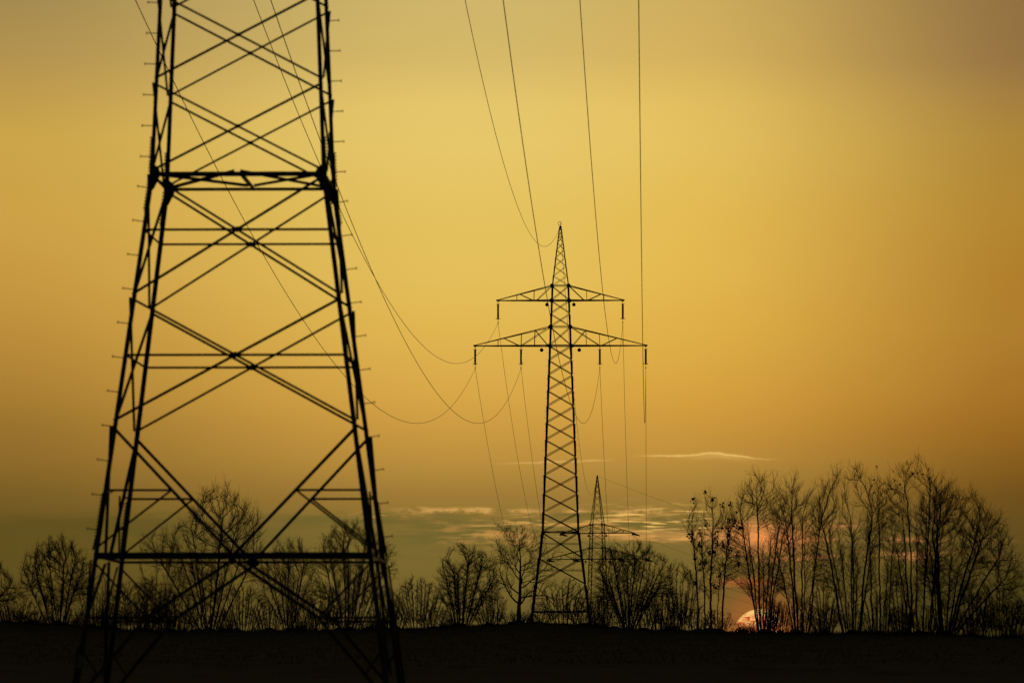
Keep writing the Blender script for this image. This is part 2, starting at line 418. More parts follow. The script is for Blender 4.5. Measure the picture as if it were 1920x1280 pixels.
def make_pylon(name, label, group, loc, psi, extra=0.0, arm=1.0, strain=None, bolts=True, sleeve=False, hv=1.0):
    t = empty(name, loc, -psi)
    tag(t, label, 'pylon', group)
    K = 13.26
    if strain:
        ZL, ZLT, ZU, ZUT, ZP = 36.6, 38.9, 41.9, 43.7, 53.6
        W0, SL = 2.25, 0.032
    else:
        ZL, ZLT, ZU, ZUT, ZP = K + 22.6 + extra, K + 24.9 + extra, K + 28.1 + extra, K + 29.9 + extra, K + 37.1 + extra
        W0, SL = 2.218, 0.0405
    def w(z):
        if z < K: return W0 + 0.1303 * (K - z)
        if z <= ZUT: return W0 - SL * (z - K)
        a = W0 - SL * (ZUT - K)
        return a + (0.11 - a) * (z - ZUT) / (ZP - ZUT)
    def c(sx, sy, z): return np.array((sx * w(z), sy * w(z), z))
    st = M_STEEL
    # ---- legs (angle steel), spliced plates and bolts, step bolts on two opposite legs
    for sx, sy in ((-1, -1), (1, -1), (1, 1), (-1, 1)):
        m = MB()
        zs = [(-0.6, K, 0.14 * hv), (K, ZUT, 0.122 * hv), (ZUT, ZP, 0.095 * (1.3 if strain else 1))]
        for a, b, s in zs:
            p, q_ = c(sx, sy, a), c(sx, sy, b)
            m.bar(p, q_, (sx, 0, 0), (0, sy, 0), -s, 0, -0.016, 0)
            m.bar(p, q_, (sx, 0, 0), (0, sy, 0), -0.016, 0, -s, -0.016)
        for a, b in ((12.3, 14.2), (3.85, 5.2)):
            p, q_ = c(sx, sy, a), c(sx, sy, b)
            if a < K < b:
                mid = c(sx, sy, K)
                segs = [(p, mid), (mid, q_)]
            else: segs = [(p, q_)]
            for e0, e1 in segs:
                m.bar(e0, e1, (sx, 0, 0), (0, sy, 0), -0.10, 0.018, 0.0025, 0.018)
                m.bar(e0, e1, (sx, 0, 0), (0, sy, 0), 0.0025, 0.018, -0.10, 0.0)
            for z in np.arange(a + 0.1, b, 0.085):
                if abs(z - K) < 0.05: continue
                e = c(sx, sy, z)
                m.box(e + (sx * 0.035, -sy * 0.06, 0), 0.04, 0.035, 0.035)
                m.box(e + (-sx * 0.06, sy * 0.035, 0), 0.035, 0.04, 0.035)
        lg = m.build('leg', st, t)
        if bolts and sx * sy > 0:
            z = 3.4
            while z < ZL - 0.6:
                b = bpy.data.objects.new('step_bolt', BOLT_ME); COL.objects.link(b)
                if not BOLT_ME.materials: BOLT_ME.materials.append(M_STEEL2)
                b.parent = lg; b.location = c(sx, sy, z) + np.array((0, -sy * 0.05, 0))
                tilt = math.atan(0.1303) if z < K else 0.03
                b.rotation_euler = (0, -tilt, 0) if sx > 0 else (0, math.pi + tilt, 0)
                z += 0.865 if z < K - 0.9 else 0.785
        f = MB(); e = c(sx, sy, -0.1)
        f.tube([(e[0] - sx * .06, e[1] - sy * .06, -1.2), (e[0] - sx * .06, e[1] - sy * .06, 0.12)], 0.38, 14)
        f.build('footing', M_CONC, t)
    if sleeve:
        m = MB()
        p, q_ = c(-1, -1, 0.83), c(-1, -1, 1.17)
        m.bar(p, q_, (1, 0, 0), (0, 1, 0), -0.02, 0.155, -0.02, -0.004)
        m.bar(p, q_, (1, 0, 0), (0, 1, 0), -0.02, -0.004, -0.004, 0.155)
        m.build('leg_sleeve', M_PALE, t)
    # ---- lattice panels
    def xpanel(z0, z1, s, split=0.06, mid=False, smid=0.06):
        zm = (w(z0) * z1 + w(z1) * z0) / (w(z0) + w(z1))          # where the diagonals cross
        for n, l, r in FACES:
            n = np.array(n, float)
            m = MB()
            m.angle(c(*r, z1 - split), c(*l, z0 + split), n, s * hv, flip=1, off=0.004)
            m.angle(c(*l, z1 - split), c(*r, z0 + split), n, s * hv * 0.9, flip=-1, off=-0.022)
            m.plate((c(*l, zm) + c(*r, zm)) / 2, n, (0, 0, 1), [(-.14, -.025), (0, -.075), (.14, -.025), (.14, .025), (0, .075), (-.14, .025)] if mid else [(-.05, -.05), (.05, -.05), (.05, .05), (-.05, .05)], 0.02)
            m.build('cross_brace', st, t)
            if mid:
                h = MB(); h.angle(c(*l, zm), c(*r, zm), n, smid, flip=-1, off=-0.05)
                h.build('horizontal_strut', st, t)
    JB, JC, BB = 10.14, 6.95, 3.62
    xpanel(JB, K + 0.02, 0.078, 0.05, True)
    xpanel(JC, JB, 0.08, 0.05, True)
    # upper body: panels that shorten with height
    H = ZL - K; n = int(round(H / 2.02))
    hs = np.linspace(2.36, 2 * H / n - 2.36, n); zz = K + np.concatenate([[0], np.cumsum(hs)])
    for a, b in zip(zz[:-1], zz[1:]): xpanel(a, b, 0.07)
    xpanel(ZL, ZLT, 0.06); 
    zm_ = (ZLT + ZU) / 2
    xpanel(ZLT, zm_, 0.055); xpanel(zm_, ZU, 0.055); xpanel(ZU, ZUT, 0.055)
    # tall knee panel over the base beam, open panel under it
    for n, l, r in FACES:
        n = np.array(n, float)
        cb = (c(*l, BB) + c(*r, BB)) / 2
        m = MB()
        m.angle(c(*l, JC - 0.1), cb, n, 0.08, flip=-1, off=-0.02)
        m.angle(c(*r, JC - 0.1), cb, n, 0.08, flip=1, off=0.004)
        kp = {}
        for e, fl in ((l, -1), (r, 1)):
            f_ = (JC - 0.1 - 5.26) / (JC - 0.1 - BB)
            kp[e] = c(*e, JC - 0.1) * (1 - f_) + cb * f_
            m.angle(c(*e, 5.26), kp[e], n, 0.055, flip=-1, off=-0.05)
            m.angle(kp[e], c(*e, 3.78), n, 0.05, flip=1, off=0.02)
        m.build('knee_brace', st, t)
        m = MB()
        za, zb = (-0.09, 0.085) if n[1] < 0 else (-0.035, 0.03)
        m.bar(c(*l, BB), c(*r, BB), n, (0, 0, 1), -0.02, 0.0, za, zb)
        m.bar(c(*l, BB), c(*r, BB), n, (0, 0, 1), -0.09, -0.021, zb - 0.02, zb)
        if n[1] > 0: m.plate(cb + n * 0.02, n, (0, 0, 1), [(-.14, -.10), (.14, -.10), (.18, .02), (.10, .08), (-.10, .08), (-.18, .02)], 0.02)
        m.build('base_beam', st, t)
        m = MB()
        for e, fl in ((l, -1), (r, 1)):
            foot = c(*e, -0.1); knee = cb * 0.46 + foot * 0.54; knee[2] = 2.08
            m.angle(cb - (0, 0, 0.1), knee, n, 0.08, flip=fl, off=0.01 * fl)
            m.angle(knee, foot, n, 0.08, flip=fl, off=0.01 * fl)
            m.angle(c(*e, 2.08), knee, n, 0.06, flip=-1, off=-0.05)
            m.angle(c(*e, 3.5), knee, n, 0.05, flip=1, off=0.03)
            lo = knee * 0.35 + foot * 0.65
            m.angle(c(*e, 1.35), lo, n, 0.045, flip=1, off=0.03)
        m.build('base_brace', st, t)
    # ---- the waist: ring beam, gusset plates, flat bracing across
    for n, l, r in FACES:
        n = np.array(n, float)
        m = MB(); m.angle(c(*l, K), c(*r, K), n, 0.115 if n[1] < 0 else 0.085, flip=-1, off=-0.025, thick=0.014)
        m.build('waist_beam', st, t)
    dm = MB()
    pts = [(c(*l, K) + c(*r, K)) / 2 for n, l, r in FACES]
    up = (0, 0, 1)
    fc, lc, bc, rc = pts
    for a, b in ((c(-1, -1, K), bc), (c(1, -1, K), bc), (c(-1, 1, K), fc), (c(1, 1, K), fc)):
        d = b - a; e = a + d * 0.05; g_ = a + d * 0.965
        dm.angle(e - (0, 0, 0.02), g_ + (0, 0, 0.05), up, 0.075, flip=1)
    dm.angle(fc + np.array((0.06, 0.1, 0.03)), bc - np.array((-0.05, 0.35, -0.05)), up, 0.13, flip=-1)
    dm.build('waist_bracing', st, t)
    for n, l, r in FACES:
        n = np.array(n, float)
        for e, s in ((l, 1), (r, -1)):
            side = c(*r, K) - c(*l, K); side /= np.linalg.norm(side)
            # plate hugging the leg corner, reaching inwards
            g_ = MB()
            o = c(*e, K) + n * 0.012
            cr = np.cross((0, 0, 1), n); sg = 1 if cr.dot(side * s) > 0 else -1
            g_.plate(o, n, (0, 0, 1), [(0, -.40), (sg * .09, -.40), (sg * .22, -.15), (sg * .27, .02), (sg * .23, .13), (sg * .10, .25), (0, .28)] if sg > 0 else
                     [(0, .28), (sg * .10, .25), (sg * .23, .13), (sg * .27, .02), (sg * .22, -.15), (sg * .09, -.40), (0, -.40)], 0.014)
            g_.build('gusset_plate', st, t)
    # ---- crossarms
    ha = 1.25 if strain else 1.0
    def crossarm(z0, z1, L, posts, webs):
        for sx in (-1, 1):
            m = MB(); T = np.array((sx * L, 0, z0))
            for sy in (-1, 1):
                b0, t0 = c(sx, sy, z0), c(sx, sy, z1)
                tip = T + (0, sy * 0.06, 0)
                nrm = np.array((0, sy, 0.0))
                m.angle(b0, tip, nrm, 0.13 * ha, flip=-1)
                m.angle(t0, tip + (0, 0, 0.08), nrm, 0.095 * ha, flip=-1)
                low = lambda f: b0 + (tip - b0) * f
                top = lambda f: t0 + (tip + np.array((0, 0, 0.08)) - t0) * f
                for f_ in posts: m.angle(low(f_), top(f_), nrm, 0.06 * ha, flip=-1)
                for kind, a, kb, b in webs:
                    m.angle((low if kind == 'l' else top)(a), (low if kb == 'l' else top)(b), nrm, 0.065 * ha, flip=-1)
            # plan bracing between the two bottom chords
            fr = np.linspace(0, 0.85, 7)
            for i in range(6):
                p0 = c(sx, -1, z0) * (1 - fr[i]) + T * fr[i]; p1 = c(sx, 1, z0) * (1 - fr[i + 1]) + T * fr[i + 1]
                if i % 2: p0, p1 = c(sx, 1, z0) * (1 - fr[i]) + T * fr[i], c(sx, -1, z0) * (1 - fr[i + 1]) + T * fr[i + 1]
                m.angle(p0, p1, (0, 0, 1), 0.06, flip=-1, off=-0.02)
            m.box(T + (0, 0, 0.02), 0.42, 0.18, 0.22)
            m.build('crossarm', st, t)
        for n, l, r in FACES:
            m = MB()
            m.angle(c(*l, z0), c(*r, z0), np.array(n, float), 0.13, flip=-1, off=-0.02)
            m.build('horizontal_strut', st, t)
            m = MB()
            m.angle(c(*l, z1), c(*r, z1), np.array(n, float), 0.09, flip=-1, off=-0.02)
            m.build('horizontal_strut', st, t)
        for sx in (-1, 1):
            for sy in (-1, 1):
                m = MB()
                for z in (z0, z1):
                    m.plate(c(sx, sy, z) + np.array((0, sy * 0.012, 0)), (0, sy, 0), (0, 0, 1), [(-.22, -.14), (.22, -.14), (.24, .05), (.1, .2), (-.1, .2), (-.24, .05)] if sy > 0 else [(-.24, .05), (-.1, .2), (.1, .2), (.24, .05), (.22, -.14), (-.22, -.14)][::-1], 0.014)
                m.build('gusset_plate', st, t)
    LU, LL, LI_ = 7.57 * arm, 10.35 * arm, 4.78 * arm
    fi = (LI_ - w(ZL)) / (LL - w(ZL))
    crossarm(ZU, ZUT, LU, (0.33, 0.65), (('t', 0.0, 'l', 0.28), ('l', 0.34, 't', 0.60)))
    crossarm(ZL, ZLT, LL, (fi, 0.205, 0.695), (('t', 0.0, 'l', fi), ('l', 0.0, 't', 0.0), ('t', 0.62, 'l', fi + 0.02), ('l', 0.02, 't', 0.20)))
    # ---- the peak with thin lacing and the ring that carries the earth wire
    m = MB()
    ps = [ZUT] + [ZUT + (ZP - ZUT) * f_ for f_ in (0.165, 0.325, 0.47, 0.605, 0.725, 0.83, 0.92, 0.975)]
    for a, b in zip(ps[:-1], ps[1:]):
        for n, l, r in FACES:
            n = np.array(n, float)
            m.angle(c(*r, b), c(*l, a), n, 0.042 * ha, flip=1, thick=0.008); m.angle(c(*l, b), c(*r, a), n, 0.042 * ha, flip=-1, thick=0.008)
    for n, l, r in FACES:
        m.angle(c(*l, ps[6]), c(*r, ps[6]), np.array(n, float), 0.06, flip=-1)
    m.box((0, 0, ZP - 0.1), 0.3, 0.3, 0.3)
    m.build('peak', st, t)
    m = MB()
    if not strain:
        an = np.linspace(-0.6, 2 * math.pi - 0.9, 20)
        m.tube([(-0.09 + 0.2 * math.cos(a), 0, ZP + 0.36 + 0.2 * math.sin(a)) for a in an], 0.028, 6)
        m.tube([(0.03, 0, ZP), (0.07, 0, ZP + 0.62)], 0.03, 6)
    else: m.tube([(0, 0, ZP), (0, 0, ZP + 0.3)], 0.05, 6)
    m.build('earth_wire_clamp', M_STEEL2, t)
    # ---- round circuit plates beside the body under each arm
    for z, xx in ((ZU - 0.5, w(ZU) + 0.55), (ZL - 0.52, w(ZL) + 0.98)):
        for sx in (-1, 1):
            m = MB()
            m.tube([(sx * xx, -0.02, z), (sx * xx, 0.02, z)], 0.225, 20)
            m.tube([(sx * xx, 0, z + 0.15), (sx * xx, 0, z + 0.5)], 0.02, 5)
            m.build('circuit_plate', M_STEEL2, t)
    # ---- insulators; returns where each wire is held, in world space
    R = Matrix.Translation(loc) @ Matrix.Rotation(-psi, 4, 'Z')
    ends = {}
    for key, x, z in (('LO', -LL, ZL), ('LI', -LI_, ZL), ('RI', LI_, ZL), ('RO', LL, ZL), ('LU', -LU, ZU), ('RU', LU, ZU)):
        if strain:
            a = strain_insulator(t, x, z, strain[0], -1); b = strain_insulator(t, x, z, strain[1], 1)
            ends[key] = (np.array(R @ Vector(a)), np.array(R @ Vector(b)))
        else:
            e = insulator(t, x, z)
            p = np.array(R @ Vector((x, 0, e - 0.03)))
            ends[key] = (p, p)
    p = np.array(R @ Vector((0, 0, ZP + 0.1))); ends['E'] = (p, p)
    return ends

X1, D1, PSI1 = -6.85, 145.0, 0.0253
X2, D2 = (1051 - 960) / F * 689.0, 689.0
X3, D3, PSI3 = (1120 - 960) / F * 1167.0, 1167.0, 0.23
E1 = make_pylon('pylon', 'huge near lattice pylon cropped by the top edge, slightly out of focus', 'lattice pylons of the power line', (X1, D1, -0.10), PSI1, 1.6, 0.962, sleeve=True, hv=0.84)
E2 = make_pylon('pylon', 'whole lattice pylon in the middle with hanging insulators on two crossarms', 'lattice pylons of the power line', (X2, D2, 6.70), PSI1, hv=1.28)
E3 = make_pylon('pylon', 'small far lattice pylon half hidden by bare trees, its insulators pulled flat', 'lattice pylons of the power line', (X3, D3, -8.3), PSI3,
                strain=(0.0253 - 0.23, 0.43 - 0.23), bolts=False, hv=1.35)

# ------------------------------------------------------------------ wires
WIRE_N = {'LO': 'outer left', 'LI': 'inner left', 'LU': 'upper left', 'E': 'peak', 'RI': 'inner right', 'RU': 'upper right', 'RO': 'outer right'}
ARM_N = {'LO': 'lower left arm tip', 'LI': 'lower left inner insulator', 'LU': 'upper left arm tip', 'E': 'peak',
         'RI': 'lower right inner insulator', 'RU': 'upper right arm tip', 'RO': 'lower right arm tip'}
def wire(A, B, sag, label, r, group, name, n=90):
    t = np.linspace(0, 1, n)
    P = A[None] * (1 - t[:, None]) + B[None] * t[:, None]
    P[:, 2] -= 4 * sag * t * (1 - t)
    m = MB(); m.tube(P, r, 6)
    o = m.build(name, M_WIRE); tag(o, label, 'power line', group)
for k in WIRE_N:
    nm = 'earth_wire' if k == 'E' else 'power_line'
    wire(E1[k][1], E2[k][0], 15.81 if k == 'E' else 15.37, 'wire sagging from the near pylon to the middle pylon\'s ' + ARM_N[k], 0.019, 'wires from the near pylon to the middle pylon', nm)
    wire(E2[k][1], E3[k][0], 14.8 if k == 'E' else 14.4, 'wire falling from the middle pylon\'s ' + ARM_N[k] + ' behind trees', 0.021, 'wires from the middle pylon to the far pylon', nm)
P4 = np.array((X3 + 330 * math.sin(0.43), D3 + 330 * math.cos(0.43), -16.0))
for k in WIRE_N:
    off_ = {'LO': -10.35, 'LI': -4.78, 'LU': -7.57, 'E': 0, 'RI': 4.78, 'RU': 7.57, 'RO': 10.35}[k]
    h_ = {'E': 45.0, 'LU': 33.5, 'RU': 33.5}.get(k, 28.0)
    B = P4 + np.array((off_ * math.cos(0.43), -off_ * math.sin(0.43), h_))
    nm = 'earth_wire' if k == 'E' else 'power_line'
    wire(E3[k][1], B, 6.5, 'faint wire leaving right from the far pylon\'s ' + ARM_N[k], 0.018, 'wires leaving the far pylon to the right', nm)

# ------------------------------------------------------------------ bare trees
def nrm(a): return a / np.maximum(np.linalg.norm(a, axis=-1, keepdims=True), 1e-9)

def tubes(groups, name, extra=None):
    V, Q = [], []; n0 = 0
    if extra is not None: V.append(extra[0]); Q.append(extra[1]); n0 = len(extra[0])
    for P, R, sides in groups:
        M, K = P.shape[:2]
        if M == 0: continue
        t = np.empty_like(P); t[:, 1:-1] = P[:, 2:] - P[:, :-2]; t[:, 0] = P[:, 1] - P[:, 0]; t[:, -1] = P[:, -1] - P[:, -2]
        t = nrm(t)
        ref = np.where(np.abs(t[..., 1:2]) < 0.9, np.array((0, 1.0, 0)), np.array((1.0, 0, 0)))
        a = nrm(np.cross(t, ref)); b = np.cross(t, a)
        an = 2 * math.pi * np.arange(sides) / sides
        v = P[:, :, None] + (a[:, :, None] * np.cos(an)[:, None] + b[:, :, None] * np.sin(an)[:, None]) * R[:, :, None, None]
        idx = (np.arange(M * K * sides) + n0).reshape(M, K, sides); nx_ = np.roll(idx, -1, 2)
        Q.append(np.stack([idx[:, :-1], nx_[:, :-1], nx_[:, 1:], idx[:, 1:]], -1).reshape(-1, 4))
        V.append(v.reshape(-1, 3)); n0 += M * K * sides
    return mesh_np(name, np.concatenate(V), np.concatenate(Q))

def sprout(rng, P, R, n, t0, t1, ang, ln, K, jit, trop, rf, rmin, taper=0.25, tpow=1.0):
    """n shoots on each parent path, all at once"""
    M, KP = P.shape[:2]
    T = t0 + (t1 - t0) * (np.arange(n)[None] + rng.uniform(0, 1, (M, n))) / n
    T = np.clip(T, 0, 0.999).ravel(); pi = np.repeat(np.arange(M), n)
    f = T * (KP - 1); i = f.astype(int); f = (f - i)[:, None]
    pos = P[pi, i] * (1 - f) + P[pi, i + 1] * f
    tan = nrm(P[pi, i + 1] - P[pi, i]); rad = R[pi, i] * (1 - f[:, 0]) + R[pi, i + 1] * f[:, 0]
    rnd = rng.normal(0, 1, tan.shape); perp = nrm(rnd - tan * (rnd * tan).sum(-1, keepdims=True))
    a = rng.uniform(ang[0], ang[1], len(pi))[:, None]
    d = nrm(tan * np.cos(a) + perp * np.sin(a))
    L = ln(T, pi) * rng.uniform(0.6, 1.25, len(pi))
    out = np.empty((len(pi), K, 3)); out[:, 0] = pos
    step = (L / (K - 1))[:, None]
    for k in range(1, K):
        d = nrm(d + rng.normal(0, jit, d.shape) + np.array((0, 0, trop)))
        out[:, k] = out[:, k - 1] + d * step
    r0 = np.maximum(rad * rf, rmin)
    rr = r0[:, None] * np.linspace(1, taper, K)[None]
    return out, np.maximum(rr, rmin * 0.6), L, pi

TW = 0.0100
def stool(rng, a, b, h):
    """the lumpy root stool all stems leave from"""
    nr, na = 5, 16
    th = 2 * math.pi * np.arange(na) / na
    V = []
    for i in range(nr):
        f = i / (nr - 1); k = math.cos(f * math.pi / 2) * 0.98 + 0.02
        lump = 1 + rng.uniform(-.18, .18, na)
        V.append(np.stack([a * k * np.cos(th) * lump, b * k * np.sin(th) * lump, -0.3 + (h + 0.3) * math.sin(f * math.pi / 2) * np.ones(na) * (1 + 0.25 * (lump - 1))], -1))
    V = np.concatenate(V); idx = np.arange(nr * na).reshape(nr, na); nx_ = np.roll(idx, -1, 1)
    return V, np.stack([idx[:-1], nx_[:-1], nx_[1:], idx[1:]], -1).reshape(-1, 4)

def finish(root, stems, crown, leaves, parts, extra=None):
    link(parts[0], tubes(stems, parts[0], extra), M_BARK, root)
    link(parts[1], tubes(crown, parts[1]), M_TWIG, root)
    if leaves is not None: link('withered_leaves', leaves, M_LEAF, root)

def clumps(rng, pts, size, n):
    V = []
    for p in pts:
        k = rng.integers(n // 2, n)
        c_ = p + rng.normal(0, size * 0.5, (k, 3)) * (1, 1, 1.2)
        a = rng.normal(0, 1, (k, 3)); a = nrm(a) * size * rng.uniform(.35, .8, (k, 1)); b = nrm(np.cross(a, rng.normal(0, 1, (k, 3)))) * size * rng.uniform(.25, .55, (k, 1))
        V.append(np.stack([c_ - a, c_ + b, c_ + a, c_ - b], 1).reshape(-1, 3))
    V = np.concatenate(V)
    return mesh_np('leaf_cluster', V, np.arange(len(V)).reshape(-1, 4))

def coppice(name, label, cat, group, px, x0, x1, top, n, seed, base=14, fan=0.35, r0=0.10, d=None, env=0.35, epow=2.0, nt=2, wig=0.011, low=0.14, leaf=None,
            parts=('trunk', 'crown'), tops=None, twig=TW, trop=0.40, stiff=0.85, spread=0.75, skirt=0.16, dens=2.6, nb=0, stool_h=0.5, res=56, tl=0.075, reach=(0.42, 0.80)):
    """stems that leave one stool and rise to points spread over the crown's outline"""
    rng = np.random.default_rng(seed)
    d = d or TREE_D + rng.uniform(-9, 9)
    m = d / F
    bx = (px - 960) * m; bz = float(ground(bx, d)) - 0.1
    H = (YH - top) * m - bz
    root = empty(name, (bx, d, bz)); tag(root, label, cat, group)
    hwL, hwR = (px - x0) * m, (x1 - px) * m
    dep = max(hwL, hwR) * 0.55
    if tops is not None:
        tpx, tpy = np.array(tops).T
        topf = lambda x: (YH - np.interp(px + x / m, tpx, tpy)) * m - bz
    else: topf = lambda x: H * (1 - env * np.abs(np.where(x < 0, x / hwL, x / hwR)) ** epow)
    # the stems, up to about half height
    u = (np.arange(n) + rng.uniform(0.15, 0.85, n)) / n * 2 - 1
    rng.shuffle(u)
    v = rng.uniform(-1, 1, n) * np.sqrt(np.maximum(0.05, 1 - u ** 2))
    b0 = np.stack([u * base * m + rng.normal(0, .05, n), v * base * m * 0.7, np.zeros(n)], -1)
    b2 = np.stack([np.where(u < 0, u * hwL, u * hwR) * spread, v * dep * spread, np.zeros(n)], -1)
    b2[:, 2] = topf(b2[:, 0]) * rng.uniform(reach[0], reach[1], n)
    b1 = np.stack([b0[:, 0] + (b2[:, 0] - b0[:, 0]) * fan, b0[:, 1] + (b2[:, 1] - b0[:, 1]) * fan, b2[:, 2] * 0.5], -1)
    D = max(H / res, 0.13); dk = 2.1 * D
    N = []; par = []; dirs = []; live = []
    for k in range(n):
        K = max(4, int(b2[k, 2] / D))
        t = np.linspace(0, 1, K)[:, None]
        P = b0[k] * (1 - t) ** 2 + 2 * b1[k] * t * (1 - t) + b2[k] * t ** 2
        wv = np.cumsum(rng.normal(0, wig * H * 0.12, (K, 3)), 0); wv[:, 2] *= 0.2; P = P + (wv - wv[:1])
        s0 = len(N)
        for q_ in range(K):
            N.append(P[q_]); par.append(-1 if q_ == 0 else s0 + q_ - 1)
            dd = P[q_] - P[q_ - 1] if q_ else P[1] - P[0]
            dirs.append(dd / np.linalg.norm(dd)); live.append(P[q_, 2] > low * H * 0.9)
    # points of air the crown wants to fill, thinned into clumps and gaps
    cap = 2600
    A = np.stack([rng.uniform(-hwL, hwR, 9000), rng.uniform(-1, 1, 9000), rng.uniform(low, 1, 9000) * H], -1)
    uu = np.where(A[:, 0] < 0, A[:, 0] / hwL, A[:, 0] / hwR)
    A[:, 1] *= dep * np.sqrt(np.maximum(0.03, 1 - uu ** 2))
    rg1, rg2 = rng.uniform(0, 6.28, 2)
    ragged = 0.90 + 0.09 * np.sin(A[:, 0] * 5.0 + A[:, 1] * 3.0 + rg1) * np.sin(A[:, 0] * 2.3 - A[:, 1] * 2.0 + rg2)
    ok = (A[:, 2] < topf(A[:, 0]) * ragged) & (A[:, 2] > H * (low + skirt * np.abs(uu)))
    fq = 5.5 / H; ph = rng.uniform(0, 6.28, 6)
    cl = np.sin(A[:, 0] * fq * 2.1 + ph[0]) * np.sin(A[:, 2] * fq * 1.7 + ph[1]) + np.sin(A[:, 1] * fq * 2.7 + A[:, 0] * fq * 1.3 + ph[2]) * 0.7 + np.sin(A[:, 2] * fq * 3.1 + A[:, 0] * fq * 2.3 + ph[3]) * 0.5
    ok &= cl > -0.55
    A = A[ok]
    want = int(np.clip((hwL + hwR) * dep * 1.6 * H * (1 - low) * 0.62 / dk ** 3 * dens, 160, cap))
    A = A[:want]
    N = np.array(N); par = list(par); dirs = np.array(dirs); live = np.array(live)
    li = np.where(live)[0]
    if len(li) == 0: li = np.arange(len(N))
    d2 = ((A[:, None] - N[li][None]) ** 2).sum(-1); ni = li[d2.argmin(1)]; nd = d2.min(1)
    born = np.zeros(len(N), int)
    for it in range(110):
        if len(A) == 0: break
        good = born[ni] < 3; A, ni, nd = A[good], ni[good], nd[good]
        if len(A) == 0: break
        inf = nd < (12 * D) ** 2 if it < 30 else nd < (7 * D) ** 2
        if not inf.any(): break
        vec = nrm(A[inf] - N[ni[inf]])
        who, inv = np.unique(ni[inf], return_inverse=True)
        g_ = np.zeros((len(who), 3)); np.add.at(g_, inv, vec); g_ = nrm(g_)
        nd_ = nrm(g_ + dirs[who] * stiff + np.array((0, 0, trop)) + rng.normal(0, 0.10, g_.shape))
        newp = N[who] + nd_ * D
        born[who] += 1; born = np.concatenate([born, np.zeros(len(who), int)])
        o0 = len(N); N = np.concatenate([N, newp]); dirs = np.concatenate([dirs, nd_]); par += who.tolist()
        dd = ((A[:, None] - newp[None]) ** 2).sum(-1); b_ = dd.argmin(1); bm = dd[np.arange(len(A)), b_]
        up = bm < nd; ni = np.where(up, o0 + b_, ni); nd = np.where(up, bm, nd)
        keep = nd > dk ** 2
        A, ni, nd = A[keep], ni[keep], nd[keep]
    par = np.array(par); cnt = np.zeros(len(N))
    kids = np.bincount(par[par >= 0], minlength=len(N)); cnt[kids == 0] = 1
    for k in range(len(N) - 1, -1, -1):
        if par[k] >= 0: cnt[par[k]] += cnt[k]
    rad = twig * 1.1 * cnt ** 0.48
    mx = rad.max()
    if mx > r0: rad = np.where(rad > 0.03, 0.03 + (rad - 0.03) * (r0 - 0.03) / max(mx - 0.03, 1e-6), rad) if r0 > 0.03 else np.minimum(rad, r0)
    e = np.where(par >= 0)[0]
    P = np.stack([N[par[e]], N[e] + (N[e] - N[par[e]]) * 0.04], 1); R = np.stack([np.minimum(rad[par[e]], rad[e] * 1.35), rad[e]], 1)
    thick = R[:, 1] > min(0.03, 0.4 * rad.max())
    groups = [(P[thick], R[thick], 7)]
    thin = ~thick
    Ln = np.clip(tl * H, 0.25, 0.95)
    top_ = (P[:, 1, 2] > H * low) & (R[:, 1] < 0.05)
    U, UR, UL, _ = sprout(rng, P[top_], np.minimum(R[top_], twig), nt, 0.0, 1.0, (0.22, 0.65), lambda T, pi: np.full(len(T), Ln), 5, 0.07, 0.16, 0.9, twig * 0.8, 0.6)
    W, WR, _, _ = sprout(rng, U, UR, 1, 0.2, 1.0, (0.35, 0.8), lambda T, pi: UL[pi] * 0.5, 3, 0.09, 0.10, 0.9, twig * 0.65, 0.7)
    crown = [(P[thin], R[thin], 4), (U, UR, 3), (W, WR, 3)]; tips = [U[:, -1]]
    lv = None
    if leaf:
        cand = np.concatenate(tips); zmin = leaf[2] * H
        cand = cand[cand[:, 2] > zmin]
        pick = cand[rng.choice(len(cand), leaf[0], replace=False)]
        lv = clumps(rng, pick, leaf[1], 16)
    sa = max(0.3, np.abs(b0[:, 0]).max() * 1.05); sb = max(0.3, np.abs(b0[:, 1]).max() * 1.05)
    finish(root, groups, crown, lv, parts, stool(rng, sa, sb, stool_h))
    return root

def bush(name, label, px, x0, x1, top, n, seed, d=None, group='bushes along the field edge', cat='bush', r0=0.028, env=0.5, fan=0.45, nt=2, nb=0, dens=1.6, stool_h=0.2):
    return coppice(name, label, cat, group, px, x0, x1, top, n, seed, base=max(10, (x1 - x0) * 0.22), fan=fan, r0=r0, d=d, env=env, epow=2.4, wig=0.018, low=0.12, nt=nt,
                   parts=('stems', 'twigs'), twig=TW * 0.8, trop=0.35, stiff=0.85, spread=0.85, reach=(0.5, 0.9), skirt=0.12, dens=dens, stool_h=stool_h, res=46)

